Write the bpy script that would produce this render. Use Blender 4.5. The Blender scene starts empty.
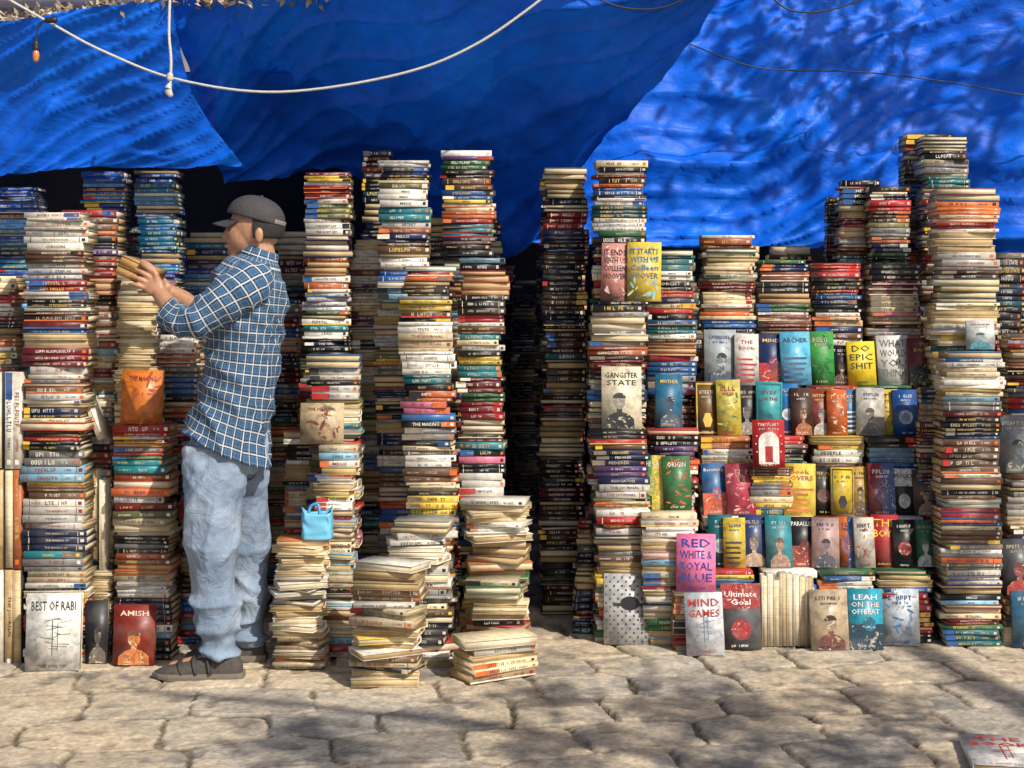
import bpy, math, random
import numpy as np
from mathutils import Vector, Matrix, noise
random.seed(11); np.random.seed(11)
S=bpy.context.scene; COL=S.collection
H=1.31; F=1400.0; HY=310.0
SV=Vector((.55,-.68,.76))
def P(px,py,D): return Vector(((px-512)*D/F, D, H+(HY-py)*D/F))
def PX(px,D): return (px-512)*D/F
def PZ(py,D): return H+(HY-py)*D/F
def lin(c):
    o=[]
    for v in c[:3]:
        v=v/255.0
        o.append(v/12.92 if v<=0.04045 else ((v+0.055)/1.055)**2.4)
    return tuple(o)
# ------------------------------------------------------------ materials
def newmat(name):
    m=bpy.data.materials.new(name); m.use_nodes=True
    nt=m.node_tree; b=nt.nodes['Principled BSDF']; return m,nt,b
def N(nt,t,**k):
    n=nt.nodes.new(t)
    for a,v in k.items(): setattr(n,a,v)
    return n
def L(nt,a,b): nt.links.new(a,b)
def mathn(nt,op,a,b=None,c=None):
    n=N(nt,'ShaderNodeMath',operation=op)
    for i,v in enumerate((a,b,c)):
        if v is None: continue
        if isinstance(v,(int,float)): n.inputs[i].default_value=v
        else: L(nt,v,n.inputs[i])
    return n.outputs[0]
def noise_n(nt,scale,detail=4,vec=None,rough=.55,dist=0):
    n=N(nt,'ShaderNodeTexNoise'); n.inputs['Scale'].default_value=scale; n.inputs['Detail'].default_value=detail
    n.inputs['Roughness'].default_value=rough; n.inputs['Distortion'].default_value=dist
    if vec is not None: L(nt,vec,n.inputs['Vector'])
    return n.outputs['Fac']
def ramp(nt,fac,stops):
    r=N(nt,'ShaderNodeValToRGB'); e=r.color_ramp.elements
    while len(e)<len(stops): e.new(.5)
    for i,(p,c) in enumerate(stops): e[i].position=p; e[i].color=(*c,1)
    L(nt,fac,r.inputs[0]); return r.outputs[0]
def mixc(nt,fac,a,b,mode='MIX'):
    n=N(nt,'ShaderNodeMix',data_type='RGBA',blend_type=mode)
    for s,v in ((n.inputs[0],fac),(n.inputs[6],a),(n.inputs[7],b)):
        if isinstance(v,(int,float)): s.default_value=v
        elif isinstance(v,tuple): s.default_value=(*v,1)
        else: L(nt,v,s)
    return n.outputs[2]
def geo_pos(nt):
    return N(nt,'ShaderNodeNewGeometry').outputs['Position']
def mapping(nt,vec,scale=(1,1,1),rot=(0,0,0)):
    m=N(nt,'ShaderNodeMapping'); L(nt,vec,m.inputs[0]); m.inputs['Scale'].default_value=scale; m.inputs['Rotation'].default_value=rot
    return m.outputs[0]
def bump(nt,b,h,st=.3,dist=.01):
    n=N(nt,'ShaderNodeBump'); n.inputs['Strength'].default_value=st; n.inputs['Distance'].default_value=dist
    L(nt,h,n.inputs['Height']); L(nt,n.outputs[0],b.inputs['Normal'])
def cover_mat(name='book_cover_paint',pic=0):
    m,nt,b=newmat(name)
    a=N(nt,'ShaderNodeAttribute',attribute_name='Col').outputs['Color']
    p=geo_pos(nt)
    n1=noise_n(nt,38,4,p); n2=noise_n(nt,9,2,p)
    f=ramp(nt,n1,[(.25,(.62,.60,.57)),(.55,(1.0,1.0,1.0)),(.9,(1.1,1.1,1.1))])
    c=mixc(nt,1.0,a,f,'MULTIPLY')
    if pic==1:
        q=noise_n(nt,55,4,p,.6,1.5)
        c=mixc(nt,ramp(nt,q,[(.46,(0,0,0)),(.52,(.75,.75,.75))]),c,mixc(nt,1.0,c,(.45,.5,.6),'MULTIPLY'))
        q2=noise_n(nt,31,3,p,.5,2.0)
        c=mixc(nt,ramp(nt,q2,[(.6,(0,0,0)),(.64,(.6,.6,.6))]),c,(.75,.62,.42))
    if pic==2:
        q=noise_n(nt,16,5,p,.65,1.0); c=mixc(nt,1.0,c,ramp(nt,q,[(.32,(.5,.52,.58)),(.5,(.95,.95,.95)),(.72,(1.2,1.15,1.05))]),'MULTIPLY')
    d=ramp(nt,n2,[(.5,(0,0,0)),(.8,(.28,.28,.28))])
    c2=mixc(nt,d,c,(.30,.26,.21))
    L(nt,c2,b.inputs['Base Color']); 
    rr=ramp(nt,n1,[(.3,(.55,.55,.55)),(.7,(.34,.34,.34))]); L(nt,rr,b.inputs['Roughness'])
    bump(nt,b,noise_n(nt,60,3,p),.2,.003)
    return m
def page_mat():
    m,nt,b=newmat('page_edge_paper')
    a=N(nt,'ShaderNodeAttribute',attribute_name='Col').outputs['Color']
    p=geo_pos(nt)
    n=noise_n(nt,1,3,mapping(nt,p,(12,12,900)))
    f=ramp(nt,n,[(.3,(.58,.53,.47)),(.65,(1.04,1.02,.99))])
    n2=noise_n(nt,14,3,p)
    f2=ramp(nt,n2,[(.3,(.76,.68,.57)),(.6,(1,1,1))])
    L(nt,mixc(nt,1.0,mixc(nt,1.0,a,f,'MULTIPLY'),f2,'MULTIPLY'),b.inputs['Base Color']); b.inputs['Roughness'].default_value=.85
    bump(nt,b,n,.4,.002)
    return m
def simple(name,c,rough=.6,ns=30,lo=.8,hi=1.12,bs=.1,metal=0):
    m,nt,b=newmat(name); p=geo_pos(nt); n=noise_n(nt,ns,5,p)
    f=ramp(nt,n,[(.25,(lo,lo,lo)),(.75,(hi,hi,hi))])
    L(nt,mixc(nt,1.0,tuple(c),f,'MULTIPLY'),b.inputs['Base Color']); b.inputs['Roughness'].default_value=rough
    b.inputs['Metallic'].default_value=metal
    bump(nt,b,n,bs,.01); return m
MC=cover_mat(); MPIC=cover_mat('cover_picture_print',1); MFO=cover_mat('printed_cover',2); MP=page_mat()
# ------------------------------------------------------------ mesh builder
class MB:
    def __init__(s): s.v=[];s.lp=[];s.lt=[];s.c=[];s.m=[];s.n=0
    def add(s,V,lp,lt,col,mat=0,M=None):
        V=np.asarray(V,dtype=np.float64)
        if M is not None: V=V@M[0].T+M[1]
        s.v.append(V); s.lp.append(np.asarray(lp)+s.n); lt=np.asarray(lt); s.lt.append(lt)
        s.c.append(np.tile(np.array([*col,1.0]),(int(lt.sum()),1))); s.m.append(np.full(len(lt),mat)); s.n+=len(V)
    def poly(s,pts,col,mat=0,M=None): s.add(pts,list(range(len(pts))),[len(pts)],col,mat,M)
    def build(s,name,mats):
        me=bpy.data.meshes.new(name)
        V=np.concatenate(s.v); lp=np.concatenate(s.lp).astype(np.int32); lt=np.concatenate(s.lt).astype(np.int32)
        ls=np.concatenate([[0],np.cumsum(lt)[:-1]]).astype(np.int32)
        me.vertices.add(len(V)); me.vertices.foreach_set('co',V.astype(np.float32).ravel())
        me.loops.add(len(lp)); me.loops.foreach_set('vertex_index',lp)
        me.polygons.add(len(lt)); me.polygons.foreach_set('loop_start',ls); me.polygons.foreach_set('loop_total',lt)
        for m in mats: me.materials.append(m)
        me.polygons.foreach_set('material_index',np.concatenate(s.m).astype(np.int32))
        me.update(calc_edges=True)
        at=me.color_attributes.new('Col','FLOAT_COLOR','CORNER')
        at.data.foreach_set('color',np.concatenate(s.c).astype(np.float32).ravel())
        return me
BOXF=[0,1,3,2, 4,6,7,5, 0,4,5,1, 2,3,7,6, 0,2,6,4, 1,5,7,3]
def boxv(x0,x1,y0,y1,z0,z1):
    return np.array([(x,y,z) for x in (x0,x1) for y in (y0,y1) for z in (z0,z1)])
def mt(M):
    A=np.array(M); return (A[:3,:3],A[:3,3])
def obj(name,me,parent=None,label=None,cat=None,group=None,kind=None,loc=None,rot=None):
    o=bpy.data.objects.new(name,me); COL.objects.link(o)
    if parent is not None: o.parent=parent
    if label: o['label']=label
    if cat: o['category']=cat
    if group: o['group']=group
    if kind: o['kind']=kind
    if loc is not None: o.location=loc
    if rot is not None: o.rotation_euler=rot
    return o
# ------------------------------------------------------------ lettering
G={}
def glyph(s,bold=.008):
    if s in G: return G[s]
    cu=bpy.data.curves.new('lettering','FONT'); cu.body=s; cu.resolution_u=1; cu.align_x='CENTER'; cu.offset=bold
    o=bpy.data.objects.new('lettering',cu); COL.objects.link(o)
    bpy.context.view_layer.update()
    dg=bpy.context.evaluated_depsgraph_get()
    me=bpy.data.meshes.new_from_object(o.evaluated_get(dg))
    V=np.zeros(len(me.vertices)*3); me.vertices.foreach_get('co',V); V=V.reshape(-1,3)[:,:2]
    lt=np.zeros(len(me.polygons),dtype=np.int32); me.polygons.foreach_get('loop_total',lt)
    lp=np.zeros(len(me.loops),dtype=np.int32); me.loops.foreach_get('vertex_index',lp)
    bpy.data.objects.remove(o); bpy.data.curves.remove(cu); bpy.data.meshes.remove(me)
    mn=V.min(0); mx=V.max(0); w=mx-mn; V=(V-(mn+mx)/2)/w
    G[s]=(V,lp,lt,w[0]/max(w[1],1e-6)); return G[s]
def text(mb,s,cx,cz,w,h,col,y=-.0009,M=None,mat=0):
    V,lp,lt,asp=glyph(s)
    w=min(w,h*asp*1.4); h=min(h,w/asp*2.0)
    VV=np.stack([V[:,0]*w+cx,np.full(len(V),y),V[:,1]*h+cz],1)
    mb.add(VV,lp,lt,col,mat,M)
WORDS=["THE GUEST LIST","INNOVATORS","FEDERER","ASSOCIATION","BOB'S WATCH","GANGSTER STATE","MESSI","IRVING","BRIDGE OF CLAY",
 "ANDREW","THE JOURNAL","THE GIRL","ORIGIN","HOOVER","ARCHER","MOTHER","EXORCIST","ULTIMATE GOAL","THE MAKING OF","LEAH"]
for s_ in WORDS+['IT ENDS','WITH US','COLLEEN','HOOVER','IT STARTS','Colleen','GANGSTER','STATE','DO','EPIC','SHIT','WHAT','WOULD','YOU','THINK','THE','BOOK','RED','WHITE &','ROYAL','BLUE','MIND','GAMES','Ultimate','Goal','ON THE','OFFBEAT','BEST OF RABI','AMISH','DANCER','Becoming','Book','LOVERS','EYES','PUCKY','PARALLEL','BOYS','THE MAKING']: glyph(s_)
FAKE={'HOME','TEA','CAT','THE CAT','SEA','WAR','BORN','ONE','LIFE','ART','NIGHT','RICH','GOLD','DAY','TO','ME','SELF','SKY','LIE','OWL','DEEP','LEAN IN','ZERO','DEAD','ARABIAN','THE SEA','THE LOVE'}
GL=[[(0,.22,0,1)],[(0,.22,0,1),(.22,.8,0,.2)],[(0,.22,0,1),(.6,.82,0,1),(.22,.6,.4,.6)],[(0,.22,0,1),(.22,.75,.8,1),(.22,.65,.4,.58),(.22,.75,0,.2)],
 [(0,.2,.1,.9),(.6,.8,.1,.9),(.2,.6,.82,1),(.2,.6,0,.18)],[(.3,.52,0,.82),(0,.82,.82,1)],[(0,.22,0,1),(.22,.7,.82,1),(.58,.78,.5,.82),(.22,.7,.36,.52)],[(0,.2,.2,1),(.6,.8,.2,1),(.1,.7,0,.2)]]
def scribble(mb,cx,cz,w,h,col,y,M):
    cw=h*.82; n=max(3,int(w/cw)); x=cx-n*cw/2; V=[]
    for i in range(n):
        if random.random()<.13: continue
        for a,b,c,d in random.choice(GL):
            x0=x+(i+a*.9)*cw;x1=x+(i+b*.9)*cw;z0=cz-h/2+c*h;z1=cz-h/2+d*h
            V+=[(x0,y,z0),(x1,y,z0),(x1,y,z1),(x0,y,z1)]
    if V: mb.add(V,list(range(len(V))),[4]*(len(V)//4),col,0,M)
# ------------------------------------------------------------ books
PALD=[('black',(22,22,26),13),('white',(230,224,211),18),('cream',(212,191,150),13),('red',(176,36,40),8),('dark red',(112,26,34),6),
 ('orange',(210,102,48),4),('yellow',(226,188,66),3),('navy blue',(26,40,82),7),('blue',(40,94,158),4),('teal',(34,120,130),4),
 ('light blue',(130,176,200),4),('green',(46,106,64),3),('olive',(112,112,66),3),('brown',(104,72,50),8),('pink',(208,112,138),1),
 ('purple',(84,54,104),1),('grey',(130,128,124),6),('rust',(150,72,44),4)]
TARP_TINT=[('navy blue',(14,40,100),10),('blue',(18,80,175),11),('teal',(16,120,160),8),('pale blue',(100,160,210),5),('black',(10,20,42),5),('teal',(24,95,120),3),('pale blue',(70,140,200),5)]  # blue light under the tarpaulin is put into these cover colours
DARK=[('black',(18,18,22),13),('brown',(66,44,32),6),('navy blue',(20,30,62),6),('dark red',(88,22,28),5),('grey',(85,85,88),4),('cream',(150,132,100),3),('teal',(18,80,92),3),('red',(135,30,32),3)]  # darkened cover colours, carrying the shade of the aisle and back rows
WARM=[('white',(230,223,207),17),('cream',(214,194,156),14),('red',(182,46,44),7),('pink',(210,122,138),1),('orange',(212,116,60),4),('yellow',(224,190,74),3),('light blue',(130,178,202),4),('blue',(42,102,164),3),('black',(24,24,27),8),('green',(60,124,76),2),('grey',(138,135,130),6),('brown',(110,78,54),6)]
CREAM=[('cream',(220,202,162),13),('tan',(194,164,118),6),('white',(230,224,208),11),('brown',(130,94,58),2)]
def pick(pal): return random.choices(pal,[p[2] for p in pal])[0]
def lum(c): return .3*c[0]+.6*c[1]+.1*c[2]
def titlecol(c):
    if lum(c)>120: return random.choice([(35,33,36),(140,35,35),(35,52,100),(35,33,36)])
    return random.choice([(225,220,206),(225,220,206),(226,190,84),(205,198,178),(190,170,140)])
def cover_cs(mb,Lg,W,T,col,M,t=.0016):
    c=min(.003,T*.18); s=.0028
    cs=[(0,c),(0,T-c),(c,T),(W,T),(W,T-t),(s,T-t),(s,t),(W,t),(W,0),(c,0)]
    V=[(-Lg/2,y,z) for y,z in cs]+[(Lg/2,y,z) for y,z in cs]
    lp=[];lt=[]
    for i in range(10):
        j=(i+1)%10; lp+=[i,j,j+10,i+10]; lt.append(4)
    lp+=list(range(9,-1,-1)); lt.append(10); lp+=list(range(10,20)); lt.append(10)
    mb.add(V,lp,lt,lin(col),0,M)
def pages_cs(mb,Lg,W,T,col,M,mat):
    mb.add(boxv(-Lg/2+.003,Lg/2-.003,.0032,W-.003,.0018,T-.0018),BOXF,[4]*6,lin(col),mat,M)
def spine_art(mb,Lg,T,col,M,word,st):
    tc=lin(titlecol(col))
    def rect(x0,x1,z0,z1,cc,y=-.0004): mb.poly([(x0*Lg,y,z0*T),(x1*Lg,y,z0*T),(x1*Lg,y,z1*T),(x0*Lg,y,z1*T)],cc,0,M)
    if st[0]<.22:
        a=-.495; rect(a,a+.08+st[1]*.3,.1,.9,lin(st[2]))
    elif st[0]<.34:
        rect(.5-.1-st[1]*.25,.495,.1,.9,lin(st[2]))
    elif st[0]<.46:
        for q in (-.40,.36): rect(q,q+.012,.1,.9,tc)
    elif st[0]<.56: rect(-.495,.495,.1,.3,lin(st[2]))
    h=T*(.28+.26*st[4]); cz=T*.5
    if st[3]<.16: text(mb,word,(-.05+.1*st[1])*Lg,cz,Lg*(.34+.3*st[4]),h,tc,-.0008,M)
    elif st[3]<.62:
        scribble(mb,(-.16+.1*st[1])*Lg,cz,Lg*(.22+.26*st[4]),h,tc,-.0008,M); scribble(mb,.25*Lg,cz,Lg*.16,h*.6,tc,-.0008,M)
    elif st[3]<.82:
        scribble(mb,-.30*Lg,cz,Lg*.22,h*.6,tc,-.0008,M); scribble(mb,(.02+.08*st[1])*Lg,cz,Lg*(.2+.2*st[4]),h,tc,-.0008,M)
    elif st[3]<.94:
        scribble(mb,0,cz,Lg*(.3+.4*st[4]),h*.7,tc,-.0008,M)
    k=min(.28*T/Lg,.03); rect(.43-k,.43+k,.28,.72,random.choice([tc,lin((214,105,40)),lin((215,210,198))]),-.0008)
STUFF=MB(); nb=0
def newstyle(): return (random.random(),random.random(),random.choice([(218,212,196),(176,36,36),(222,176,54),(25,25,28),(34,84,146),(205,105,48),(120,110,95)]),random.random(),random.random())
def place_book(M,Lg,W,T,name,col,pcol,word,style,indiv,desc):
    global nb
    if not indiv:
        m=mt(M); cover_cs(STUFF,Lg,W,T,col,m); pages_cs(STUFF,Lg,W,T,pcol,m,1)
        spine_art(STUFF,Lg,T,col,m,word,style); return
    a=MB(); cover_cs(a,Lg,W,T,col,None); o=obj('book',a.build('book',[MC]))
    o.matrix_world=M
    fat='thick' if T>.025 else ('thin' if T<.016 else 'worn')
    o['label']=f"{name} {fat} paperback lying {desc}"; o['category']='book'; o['group']='second-hand books piled in stacks'
    b=MB(); pages_cs(b,Lg,W,T,pcol,None,0); obj('page_block',b.build('page_block',[MP]),o)
    c=MB(); spine_art(c,Lg,T,col,None,word,style); obj('spine_title',c.build('spine_title',[MC]),o)
    nb+=1
def pagecol():
    return random.choice([(234,222,190),(224,207,166),(236,227,204),(212,190,146),(196,172,128)])
def stack(x0,x1,ytop,D,zbot=0.0,pal=PALD,mess=1.0,indiv=False,depth=.13,pages=.18,ztop=None,desc='in a stack',yaw0=0,th=(.0105,.030)):
    zt=PZ(ytop,D) if ztop is None else ztop
    X0=PX(x0,D);X1=PX(x1,D);W=X1-X0;xc=(X0+X1)/2
    ts=[];same=0
    while sum(ts)<zt-zbot:
        ts.append(random.uniform(*th))
        if random.random()<.3 and len(ts)>1: ts[-1]=ts[-2]
    k=(zt-zbot)/sum(ts); z=zbot; ph=random.random()*6; amp=.006*mess; ph2=random.random()*6; ln=random.uniform(-.007,.007); runoff=0
    for i,t in enumerate(ts):
        t*=k
        if same<=0:
            nm,c,_=pick(pal); j=random.uniform(.76,1.08); gq=lum(c)*.08; c=tuple(min(255,(v*.92+gq)*j) for v in c)
            Lg=W*random.uniform(.83,1.0); Wd=min(depth,Lg*random.uniform(.62,.68)); word=random.choice(WORDS); sty=newstyle(); pc=pagecol(); fl=random.random()<pages
            same=random.choice([1,1,1,1,1,2,2,3])
        same-=1
        if random.random()<.12: runoff=random.uniform(-1,1)*.006*mess
        off=random.uniform(-1,1)*(W-Lg)/2*.9+amp*math.sin(ph+z*4)+ln*(z/1.5)+runoff
        yw=random.gauss(0,.028*mess)+yaw0
        if random.random()<.08*mess: yw+=random.choice([-1,1])*.11*mess
        fy=D+random.uniform(0,.014)*mess+.004*math.sin(ph2+z*5)
        M=Matrix.Translation((xc+off,fy+Wd/2,z))@Matrix.Rotation(yw+(math.pi if fl else 0),4,'Z')@Matrix.Translation((0,-Wd/2,0))
        place_book(M,Lg,Wd,t-.0004,nm,c,pc,word,sty,indiv,desc)
        z+=t
    return zt
def upright(px,py0,py1,D,T,nm,c,flip=False,indiv=False,tilt=0,W=.13,word="INNOVATORS"):
    z0=PZ(py1,D); Lg=PZ(py0,D)-z0
    M=Matrix.Translation((PX(px,D),D+W/2,z0))@Matrix.Rotation(tilt,4,'Y')@Matrix.Rotation(math.pi if flip else 0,4,'Z')@Matrix.Translation((-T/2,-W/2,Lg/2))@Matrix.Rotation(math.pi/2,4,'Y')
    place_book(M,Lg,W,T,nm,c,pagecol(),word,newstyle(),indiv,'upright')
def circ(cx,cz,rx,rz,y,n=18,a0=0,a1=2*math.pi):
    return [(cx+rx*math.cos(a0+(a1-a0)*i/n),y,cz+rz*math.sin(a0+(a1-a0)*i/n)) for i in range(n+(0 if a1-a0>6.2 else 1))]
def faceout(X,y,z,w,h,base,acc,motif,lines,lean=9,yaw=0,T=.018,label=None,tcol=None,roll=0):
    global nb
    rng=random.Random(int(X*1000)+int(h*1e5))
    base=tuple(v*.95 for v in base)
    a=MB(); B=lin(base)
    a.add(boxv(-w/2,w/2,0,.0015,0,h),BOXF,[4]*6,B)
    a.add(boxv(-w/2,w/2,T-.0015,T,0,h),BOXF,[4]*6,B)
    a.add(boxv(-w/2,-w/2+.0015,.0015,T-.0015,0,h),BOXF,[4]*6,B)
    o=obj('book',a.build('book',[MC if motif=='none' else MFO]),loc=(X,y,z),rot=(-math.radians(lean),math.radians(roll),math.radians(yaw)))
    o['label']=label or 'paperback book standing face out against stacked books'
    o['category']='book'; o['group']='books displayed face out'
    b=MB(); b.add(boxv(-w/2+.0018,w/2-.003,.0017,T-.0017,.003,h-.003),BOXF,[4]*6,lin(pagecol())); obj('page_block',b.build('page_block',[MP]),o)
    A=lin(acc); c=MB(); y1=-.0005;y2=-.0009
    mid=tuple((p*.5+q*.5) for p,q in zip(A,B))
    def rect(x0,x1,z0,z1,cc,yy=y1): c.poly([(x0*w,yy,z0*h),(x1*w,yy,z0*h),(x1*w,yy,z1*h),(x0*w,yy,z1*h)],cc)
    if motif=='head':
        hx=rng.uniform(-.06,.06)
        c.poly([(-.38*w+hx*w,y1,0.01*h),(.38*w+hx*w,y1,0.01*h),(.36*w+hx*w,y1,.16*h),(.22*w+hx*w,y1,.24*h),(.07*w+hx*w,y1,.27*h),(.065*w+hx*w,y1,.36*h),(-.065*w+hx*w,y1,.36*h),(-.07*w+hx*w,y1,.27*h),(-.24*w+hx*w,y1,.23*h),(-.36*w+hx*w,y1,.15*h)],A)
        c.poly(circ(hx*w,.44*h,.15*w,.125*h,y2),A if rng.random()<.4 else mid); c.poly(circ(hx*w,.49*h,.165*w,.09*h,y2-.0003,12,0,math.pi),tuple(v*.3 for v in A))
    elif motif=='disc': c.poly(circ(0,.4*h,.3*w,.3*w,y1),A); c.poly(circ(0,.4*h,.18*w,.18*w,y2),mid)
    elif motif=='block': rect(-.5,.5,.0,.42,A); c.poly(circ(.1*w,.42*h,.2*w,.12*h,y2,9),mid)
    elif motif=='top': rect(-.5,.5,.62,1,A); c.poly(circ(0,.3*h,.25*w,.16*h,y1),A)
    elif motif=='stripes':
        for i in range(5): rect(-.42,.42-.2*rng.random(),.08+i*.1,.12+i*.1,A)
    elif motif=='frame':
        for q in ((-.46,.46,.03,.06),(-.46,.46,.94,.97),(-.46,-.42,.061,.939),(.42,.46,.061,.939)): rect(*q,A)
        c.poly(circ(0,.28*h,.2*w,.15*h,y1,6),A)
    elif motif=='leaf':
        for i in range(22):
            cx=rng.uniform(-.4,.4)*w; cz=rng.uniform(.06,.94)*h; r=rng.uniform(.03,.09)*w; an=rng.random()*3
            pts=circ(0,0,r*.5,r*1.7,y1-.00004*i,7); pts=[(cx+x*math.cos(an)-zq*math.sin(an),yy,cz+x*math.sin(an)+zq*math.cos(an)) for x,yy,zq in pts]
            c.poly(pts,A if i%2 else mid)
    elif motif=='arch':
        rect(-.32,.32,.08,.55,A); c.poly(circ(0,.55*h,.32*w,.2*h,y1-.0001,12,0,math.pi),A); rect(-.12,.12,.12,.45,B,y2)
        for i in range(16):
            q=i/16*6.283; c.poly(circ(math.cos(q)*.41*w,.5*h+math.sin(q)*.43*h,.022*w,.015*h,y2,6),A)
    elif motif=='split': rect(0,.5,0,1,A); c.poly(circ(-.05*w,.45*h,.22*w,.2*h,y2),mid)
    elif motif=='grid':
        for i in range(12):
            for j in range(16): 
                if (i+j)%2: rect(-.48+i*.08,-.44+i*.08,.03+j*.06,.06+j*.06,A)
        c.poly(circ(.02*w,.58*h,.2*w,.1*h,y2),lin((25,25,28))); rect(-.32,.34,.54,.585,lin((25,25,28)),-.0013)
    elif motif=='sketch':
        for i in range(14):
            x=rng.uniform(-.25,.1); z0=.28+i*.03; e=rng.uniform(-.03,.05); l=rng.uniform(.1,.3); c.poly([(x*w,y1-.00003*i,z0*h),((x+l)*w,y1-.00003*i,(z0+e)*h),((x+l)*w,y1-.00003*i,(z0+e+.008)*h),(x*w,y1-.00003*i,(z0+.006)*h)],A)
        rect(-.02,-.005,.2,.66,A,y2); rect(.08,.09,.25,.6,A,y2)
    if c.n: obj('cover_picture',c.build('cover_picture',[MPIC if motif in('head','block','split','disc','top') else MFO]),o)
    t=MB(); TC=lin(tcol) if tcol else lin(titlecol(base))
    if lines:
        pos={'head':.86,'disc':.86,'block':.86,'top':.84,'arch':.9}.get(motif,.84)
        if motif=='frame': pos=.8
        st=min(.17,.55/len(lines)) if motif in('leaf','none','split','sketch') else .12
        if motif=='none': st=min(.2,.8/len(lines))
        for i,s in enumerate(lines):
            if s in FAKE: scribble(t,0,(pos-i*st)*h,w*.72,st*h*.5,TC,-.0016,None); scribble(t,0,(pos-i*st-.09)*h,w*.5,st*h*.3,TC,-.0016,None)
            else: text(t,s,0,(pos-i*st)*h,w*(.82 if tcol else .66),st*h*(.72 if tcol else .55),TC,-.0016)
        scribble(t,0,.06*h,w*.55,h*.035,TC,-.0016,None)
        obj('cover_title',t.build('cover_title',[MC]),o)
    nb+=1
    return o
# ============================================================ LEFT BLOCK
stack(22,88,212,5.20,indiv=True,pal=WARM+PALD,desc='in a tall front stack',pages=.08,mess=1.2)
stack(113,172,425,5.25,indiv=True,desc='in a stack near shopper',pages=.12,mess=1.4)
zz=PZ(425,5.25)
stack(118,156,372,5.30,zbot=zz,pal=CREAM,pages=1,mess=1.2,depth=.12)
stack(114,156,268,5.38,zbot=0,pal=CREAM,pages=1,mess=1.5,depth=.12)
stack(58,116,210,5.45,mess=1.1)
stack(-45,16,276,5.55,pal=DARK+WARM)
for i,(p,c,n) in enumerate([(-14,(60,60,66),'grey'),(-2,(214,204,180),'cream'),(9,(218,212,198),'white'),(17,(170,96,54),'orange')]):
    for k,(y0,y1) in enumerate([(570,668),(470,569),(372,469)]):
        cc=[c,(216,208,190),(188,158,112),(40,40,46)][(i+k)%4]
        upright(p,y0,y1,5.22,.033,n,cc,flip=(i+k)%3==0,W=.12,word=WORDS[(i*5+k*3)%20])
stack(-34,20,338,5.40,pal=WARM)
upright(93,470,560,5.35,.022,'cream',(214,198,160),flip=True); upright(102,480,572,5.33,.02,'white',(222,216,200),flip=True)
stack(84,112,572,5.30,pal=CREAM,pages=.6); 
upright(100,388,440,5.30,.016,'white',(224,218,206),flip=True,tilt=-.35); stack(84,112,470,5.40,pal=WARM); 
for q in [(-12,40,187,6.25),(78,125,171,6.2),(136,181,170,6.15),(40,78,215,6.5),(182,230,232,6.6)]: stack(*q,pal=TARP_TINT)
for q in [(150,200,335,5.62),(160,215,322,5.9),(214,262,340,6.0),(252,300,300,6.2),(176,200,440,5.5)]: stack(*q,pal=DARK+PALD)
stack(300,350,172,5.72,mess=1.3); stack(306,360,355,5.45,pal=WARM+PALD,mess=1.4,pages=.25)
stack(284,324,432,5.58,pal=WARM,mess=1.3)
stack(350,396,240,5.86,mess=1.2,pages=.3,pal=CREAM+PALD); stack(362,392,150,6.02,pal=DARK)
stack(374,427,160,5.62,mess=1.3,pages=.2)
stack(440,495,150,5.78,mess=1.1); stack(402,457,266,5.38,indiv=True,pal=PALD+WARM,desc='in a tall stack by the aisle',pages=.1,mess=1.3)
stack(458,507,258,5.43,mess=1.2,pages=.08,pal=PALD)
stack(318,359,446,5.26,mess=1.6,pal=WARM,pages=.4)
stack(272,326,542,5.07,indiv=True,pal=CREAM+CREAM+WARM,mess=3,pages=.75,desc='in a low untidy pile')
stack(355,427,566,4.84,indiv=True,pal=CREAM+WARM,mess=4,pages=.6,desc='in a low untidy pile',yaw0=-.12)
stack(390,452,522,5.12,indiv=True,pal=WARM+CREAM,mess=2.6,pages=.5,desc='in an untidy front pile')
stack(455,522,500,5.30,mess=3.2,pages=.65,pal=CREAM+WARM,zbot=0)
stack(462,520,582,5.15,mess=3.2,pages=.7,pal=CREAM+WARM)
stack(450,532,640,4.93,indiv=True,mess=2.5,pages=.6,pal=CREAM,yaw0=.5,depth=.15,desc='in a very low pile',th=(.02,.034))
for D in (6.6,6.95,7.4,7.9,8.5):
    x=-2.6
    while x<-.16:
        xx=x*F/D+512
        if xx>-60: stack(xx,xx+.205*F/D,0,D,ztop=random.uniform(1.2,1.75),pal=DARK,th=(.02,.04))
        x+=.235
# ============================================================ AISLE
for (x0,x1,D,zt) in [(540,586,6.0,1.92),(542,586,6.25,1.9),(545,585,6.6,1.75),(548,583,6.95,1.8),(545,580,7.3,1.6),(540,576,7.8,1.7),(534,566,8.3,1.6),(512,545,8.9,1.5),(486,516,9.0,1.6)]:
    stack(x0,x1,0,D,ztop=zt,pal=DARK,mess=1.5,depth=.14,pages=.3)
# ============================================================ RIGHT BLOCK
stack(592,648,160,5.80,pal=DARK+PALD,mess=1.1)
z1=stack(590,650,301,5.66,mess=1.2); z2=stack(592,652,431,5.52,mess=1.3,pages=.15)
stack(575,600,520,5.66,pal=DARK,mess=1.5)
T0,T1,T2,T3,T4=5.5,5.635,5.77,5.905,6.04
zc0=stack(642,700,514,5.46,mess=1.6,pages=.5,pal=WARM); zc1=stack(648,700,430,5.64,mess=1.2); stack(648,698,250,5.92,mess=1.1,pal=PALD)
def tier(D,xs,w,ytop,**k):
    z=PZ(ytop,D)
    for x in xs: stack(x,x+w,0,D,ztop=z,**k)
    return z
zt0=tier(T0,[702,760,818,876],57,571,mess=.8,pal=PALD+WARM)
zt1=tier(T1,[703,760,817,874],56,518,mess=.8)
zt2=tier(T2,[700,756,812,868],54,437,mess=.8,pal=PALD+WARM)
zt3=tier(T3,[699,753,807,861],53,386,mess=.8)
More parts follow.
